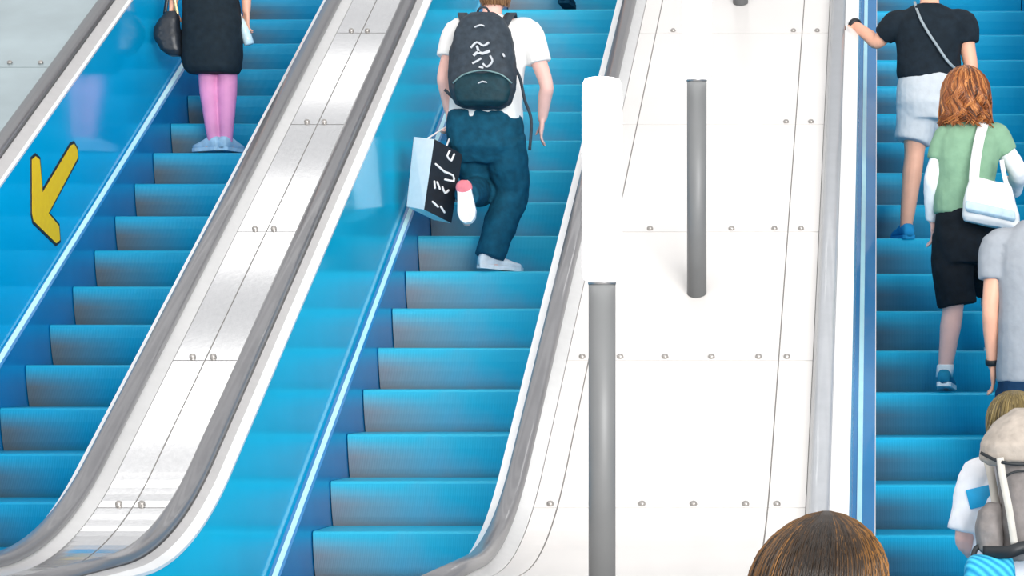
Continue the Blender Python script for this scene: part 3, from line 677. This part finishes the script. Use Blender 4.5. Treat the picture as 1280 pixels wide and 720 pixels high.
# --- traveller with the big grey pack
def traveller():
    D = 9.30
    J = J_px(D, dict(pelvis=(1272, 762), neck=(1270, 578), head=(1268, 532, .02), shL=(1226, 598), shR=(1316, 598), elL=(1206, 672, -.02), elR=(1334, 690, 0), wrL=(1228, 706, .20), wrR=(1310, 716, .2),
        hipL=(1250, 790), hipR=(1294, 790), knL=(1250, 900, .02), knR=(1294, 900, .02), anL=(1250, 1026), anR=(1294, 1026), ftL=(-.1, 1, 0), ftR=(.1, 1, 0)))
    dk = cloth('brown_boot', (80, 62, 48))
    t = person('traveller in a white T-shirt with a big grey rucksack, lower right corner', J, V((P(1272, 0, D).x, D, 0)), SKP, 1.02, (.8, .8), (1, -1), dk, dk, .26, hdir={'L': V((.5, .8, .2)), 'R': V((-.5, .8, .2))}, hside={'L': V((0, 0, 1)), 'R': V((0, 0, 1))})
    sm = cloth('white_loose_tshirt', (238, 240, 246), .04)
    bm = loft(pxrings(D, [(1270, 770, 60, .155, 0), (1270, 720, 58, .155, 0), (1270, 660, 56, .15, 0), (1270, 620, 56, .145, 0), (1270, 598, 46, .12, 0), (1270, 582, 24, .08, 0)]))
    limb(bm, [J['neck'].lerp(J['shL'], .5) - Z * .03, J['shL'], J['shL'].lerp(J['elL'], .5), J['shL'].lerp(J['elL'], .92)], [.062, .082, .078, .074], 18, 5, False)
    limb(bm, [J['neck'].lerp(J['shR'], .5) - Z * .03, J['shR'], J['shR'].lerp(J['elR'], .85)], [.062, .078, .072], 18, 5, False)
    vox('tshirt', bm, sm, t, .008, 4, .016, .10)
    bm = loft(pxrings(D, [(1272, 820, 48, .13, 0), (1272, 790, 56, .15, 0), (1272, 758, 54, .145, 0)]))
    for s in 'LR': limb(bm, [J['hip' + s], J['kn' + s], J['an' + s] + Z * .02], [.105, .085, .075], 16, 5, False)
    vox('trousers', bm, cloth('khaki_trousers', (120, 108, 84)), t, .01, 4, .012, .1)
    hair(t, 'olive_brown_hair', P(1268, 528, D + .02), .098, .108, .118, .10, ((66, 54, 26), (112, 96, 54), (160, 140, 92)), 600, wave=.012, seed=13, thick=.0028, spread=.95)
    bm = bmesh.new()
    cpt = P(1226, 621, D - .098)
    rot = Matrix.Rotation(math.radians(-14), 3, 'Y') @ Matrix.Rotation(math.radians(-14), 3, 'Z')
    box(bm, cpt, (.100, .012, .074), rot); bev(bm, .003, 2)
    obj('sleeve_patch', bm, mat('cyan_patch', s2l(10, 160, 214), .5, var=.06), t, True, 'bright blue patch on white sleeve')
    b = root('rucksack', 'big grey-tan rucksack on the back of the traveller at lower right', 'rucksack', P(1278, 700, D - .28))
    g1 = cloth('grey_canvas', (136, 130, 128), .14, .8, .5, 26); g2 = cloth('tan_canvas', (178, 168, 158), .12, .8, .5, 26); g3 = cloth('light_strap', (204, 200, 192), .06)
    DB_ = D - .27
    bm = loft(pxrings(DB_, [(1294, 700, 38, .08, 0), (1294, 690, 44, .12, 0), (1295, 650, 46, .14, 0), (1295, 610, 46, .14, 0), (1290, 580, 46, .13, 0), (1286, 560, 40, .10, 0)]), 26, 3)
    vox('main_compartment', bm, g1, b, .008, 4, .02, .09)
    bm = loft(pxrings(DB_ - .01, [(1278, 582, 38, .12, 0), (1276, 574, 52, .155, 0), (1275, 555, 50, .155, .0), (1278, 535, 40, .13, .02), (1280, 520, 28, .10, .03), (1281, 511, 14, .05, .03)]), 26, 2.6)
    vox('lid', bm, g2, b, .008, 4, .02, .09, 'tan lid')
    bm = loft(pxrings(DB_ - .03, [(1240, 694, 10, .05, 0), (1238, 686, 17, .08, 0), (1237, 660, 18, .085, 0), (1238, 640, 16, .075, 0), (1242, 628, 9, .05, 0)]), 20, 2.6)
    vox('side_pocket', bm, g1, b, .007, 4, .012, .06)
    strap([P(1250, 572, DB_ - .165), P(1254, 600, DB_ - .165), P(1262, 640, DB_ - .165), P(1268, 680, DB_ - .15)], .026, .008, g3, b, 'compression_strap', (0, -1, 0))
    strap([P(1234, 575, D - .05), P(1240, 600, D - .15), P(1246, 640, DB_ - .05)], .03, .01, g3, b, 'shoulder_strap', (0, -1, 0))
    strap([P(1226, 566, DB_ - .10), P(1250, 577, DB_ - .165), P(1280, 580, DB_ - .17), P(1310, 574, DB_ - .16)], .012, .005, M['black'], b, 'lid_seam', (0, -1, 0))
    strap([P(1252, 600, DB_ - .152), P(1268, 590, DB_ - .155), P(1300, 588, DB_ - .15)], .008, .005, M['black'], b, 'zip', (0, -1, 0))
    strap([P(1230, 690, DB_ - .10), P(1260, 690, DB_ - .15), P(1280, 684, DB_ - .15), P(1310, 684, DB_ - .13)], .045, .012, M['black'], b, 'hip_belt', (0, -1, 0))
    # cyan striped roll below the rucksack
    m, nt, bs = nodes('cyan_striped_cloth'); tc = N(nt, 'ShaderNodeTexCoord'); w = N(nt, 'ShaderNodeTexWave', Scale=16.0); w.bands_direction = 'DIAGONAL'
    cr = N(nt, 'ShaderNodeValToRGB'); cr.color_ramp.elements[0].color = s2l(0, 136, 190) + (1,); cr.color_ramp.elements[1].color = s2l(70, 200, 232) + (1,)
    nt.links.new(tc.outputs['Object'], w.inputs['Vector']); nt.links.new(w.outputs['Fac'], cr.inputs[0]); nt.links.new(cr.outputs[0], bs.inputs['Base Color']); bs.inputs['Roughness'].default_value = .7
    c = root('carry_bag', 'cyan diagonally striped bag under the grey rucksack at the bottom edge', 'bag', P(1238, 790, D - .3))
    bm = loft(pxrings(D - .36, [(1237, 790, 28, .05, 0), (1237, 780, 33, .07, 0), (1237, 740, 33, .075, 0), (1237, 708, 32, .07, 0), (1238, 697, 28, .05, 0), (1238, 693, 22, .02, 0)]), 24, 4)
    vox('bag_body', bm, m, c, .007, 3, .008, .08)
    strap([P(1216, 698, D - .36), P(1222, 684, D - .34), P(1244, 682, D - .34), P(1252, 696, D - .36)], .02, .006, M['black'], c, 'bag_handle', (0, -1, 0))
traveller()

# --- woman in front, only her hair in view
def woman_front():
    D = 3.90; k = .95
    c = P(1018, 741, D)
    def q(dx, dz, dy=0): return c + V((dx, dy, dz))
    z = -(c.z)
    J = dict(head=q(0, -.02), neck=q(0, -.17, -.01), pelvis=V((c.x, D, .86)), shL=q(-.165, -.24), shR=q(.165, -.24), elL=q(-.20, -.50, -.03), elR=q(.20, -.50, -.03), wrL=q(-.19, -.72, .08), wrR=q(.19, -.72, .08),
             hipL=V((c.x - .08, D, .80)), hipR=V((c.x + .08, D, .80)), knL=V((c.x - .09, D + .02, .44)), knR=V((c.x + .09, D + .02, .44)), anL=V((c.x - .09, D, .09)), anR=V((c.x + .09, D, .09)), ftL=V((-.1, 1, 0)), ftR=V((.1, 1, 0)))
    dk = cloth('dark_flat_shoe', (40, 36, 36))
    t = person('person in front with long brown hair, only the back of the head showing', J, V((c.x, D, 0)), SK, k, (.5, .5), (1, -1), dk, dk, .23)
    bm = loft([(V((c.x, D, .78)), .17, .13), (V((c.x, D, .95)), .155, .125), (V((c.x, D, 1.12)), .15, .12), (V((c.x, D, 1.22)), .175, .115), (q(0, -.20), .13, .085), (q(0, -.17), .07, .065)])
    for s in 'LR':
        a, el = J['sh' + s], J['el' + s]; limb(bm, [J['neck'].lerp(a, .5) - Z * .03, a, a.lerp(el, .5)], [.055, .068, .062], 16, 5, False)
    vox('blouse', bm, cloth('dark_blouse', (60, 60, 72)), t, .009, 4, .012, .1)
    bm = loft([(V((c.x, D, .74)), .15, .12), (V((c.x, D, .82)), .17, .13), (V((c.x, D, .9)), .16, .125)])
    for s in 'LR': limb(bm, [J['hip' + s], J['kn' + s], J['an' + s] + Z * .02], [.095, .07, .055], 16, 5, False)
    vox('trousers', bm, cloth('dark_trousers', (40, 44, 56)), t, .009, 4, .012, .1)
    hair(t, 'brown_hair_front', c + Z * .015,   .104, .115, .112, .30, ((18, 12, 7), (52, 36, 20), (150, 100, 36)), 3800, wave=.003, spread=1.12, seed=17, thick=.0010, label='long straight brown hair with golden strands', strand_amp=.003, taper=1.2, gold=.75, lean=.014)
woman_front()

# --- rider higher up the middle escalator: a shoe at the top edge
def rider_top():
    D, z = nose(15, 0); D += .06
    x = P(706, 0, D).x
    def q(dx, h, dy=0): return V((x + dx, D + dy, z + h))
    J = dict(pelvis=q(-.07, .95), neck=q(-.07, 1.45), head=q(-.07, 1.62), shL=q(-.26, 1.38), shR=q(.12, 1.38), elL=q(-.30, 1.08), elR=q(.16, 1.08), wrL=q(-.29, .84, .08), wrR=q(.16, .84, .08),
             hipL=q(-.16, .88), hipR=q(.02, .88), knL=q(-.16, .70, .22), knR=q(.01, .52, .03), anL=q(-.16, .31, .42), anR=q(0, .125), ftL=V((-.1, 1, 0)), ftR=V((.1, 1, -.05)))
    dk = cloth('dark_teal_shoe', (8, 58, 78))
    t = person('rider higher on the middle escalator, only a dark shoe at the top edge', J, V((x, D, z)), SK, 1.0, (.5, .5), (1, -1), dk, dk, .25)
    bm = loft([(q(-.07, .85), .18, .14), (q(-.07, 1.1), .165, .13), (q(-.07, 1.3), .19, .13), (q(-.07, 1.42), .12, .09), (q(-.07, 1.46), .07, .065)])
    for s in 'LR':
        a, el = J['sh' + s], J['el' + s]; limb(bm, [J['neck'].lerp(a, .5) - Z * .03, a, a.lerp(el, .5)], [.06, .075, .068], 16, 5, False)
    vox('tshirt', bm, cloth('navy_tshirt', (40, 60, 90)), t, .01, 3, .012, .1)
    bm = loft([(q(-.07, .80), .14, .12), (q(-.07, .88), .18, .14), (q(-.07, .97), .165, .13)])
    for s in 'LR': limb(bm, [J['hip' + s], J['kn' + s], J['an' + s] + Z * .03], [.10, .08, .07], 16, 5, False)
    vox('trousers', bm, cloth('teal_trousers', (20, 60, 80)), t, .01, 3, .012, .1)
    hair(t, 'black_hair', J['head'] + Z * .02, .085, .102, .102, .06, ((16, 12, 10), (34, 26, 22), (60, 46, 40)), 150, seed=21, spread=.82)
rider_top()

# ------------------------------------------------------------------ light
w = bpy.data.worlds.new('hall_light'); bpy.context.scene.world = w; w.use_nodes = True
nt = w.node_tree; bg = nt.nodes['Background']
tc = N(nt, 'ShaderNodeTexCoord'); sx = N(nt, 'ShaderNodeSeparateXYZ'); cr = N(nt, 'ShaderNodeValToRGB')
mr = N(nt, 'ShaderNodeMapRange'); mr.inputs['From Min'].default_value = -1
nt.links.new(tc.outputs['Generated'], sx.inputs[0]); nt.links.new(sx.outputs['Z'], mr.inputs['Value']); nt.links.new(mr.outputs[0], cr.inputs[0])
cr.color_ramp.elements[0].color = (.80, .80, .80, 1); cr.color_ramp.elements[1].color = (.62, .625, .64, 1)
e = cr.color_ramp.elements.new(.5); e.color = (1.12, 1.12, 1.12, 1)
e = cr.color_ramp.elements.new(.80); e.color = (.66, .665, .68, 1)
nt.links.new(cr.outputs[0], bg.inputs['Color']); bg.inputs['Strength'].default_value = 0.95
def area(name, x, y, z, sx_, sy_, power, rot=(0, 0, 0)):
    l = bpy.data.lights.new(name, 'AREA'); l.shape = 'RECTANGLE'; l.size = sx_; l.size_y = sy_; l.energy = power; l.color = (1, .985, .96)
    o = bpy.data.objects.new(name, l); C.objects.link(o); o.location = (x, y, z); o.rotation_euler = rot; return o
H = EYE + 7
for y, wd in ((13.67, .16), (14.45, .71), (16.0, .77), (17.42, .40), (18.75, .6)):
    area('ceiling_or_fill_strip', -2.5, y, H, 15, wd, 15 * wd * 3.6)
area('added_fill_light', 12, -18, 6.5, 16, 8, 9000, (math.radians(87), 0, math.radians(24)))  # no window here: fill lamp added behind the camera for brightness
for y in (-4, 0, 4, 8): area('ceiling_or_fill_strip', -2, y, H, 14, 1.2, 160)  # added fill rows, only there to brighten the deck and risers

# ------------------------------------------------------------------ camera
cam = bpy.data.cameras.new('camera'); co = bpy.data.objects.new('camera', cam); C.objects.link(co)
co.location = (0, 0, EYE); co.rotation_euler = (math.radians(90), 0, 0)
cam.sensor_width = 36; cam.lens = 36 * F / 1280; cam.clip_start = .1; cam.clip_end = 200
cam.shift_x = -(VX - 640) / 1280; cam.shift_y = (VY - 360) / 1280
sc = bpy.context.scene; sc.camera = co
sc.view_settings.view_transform = 'Standard'; sc.view_settings.look = 'None'; sc.view_settings.exposure = 0
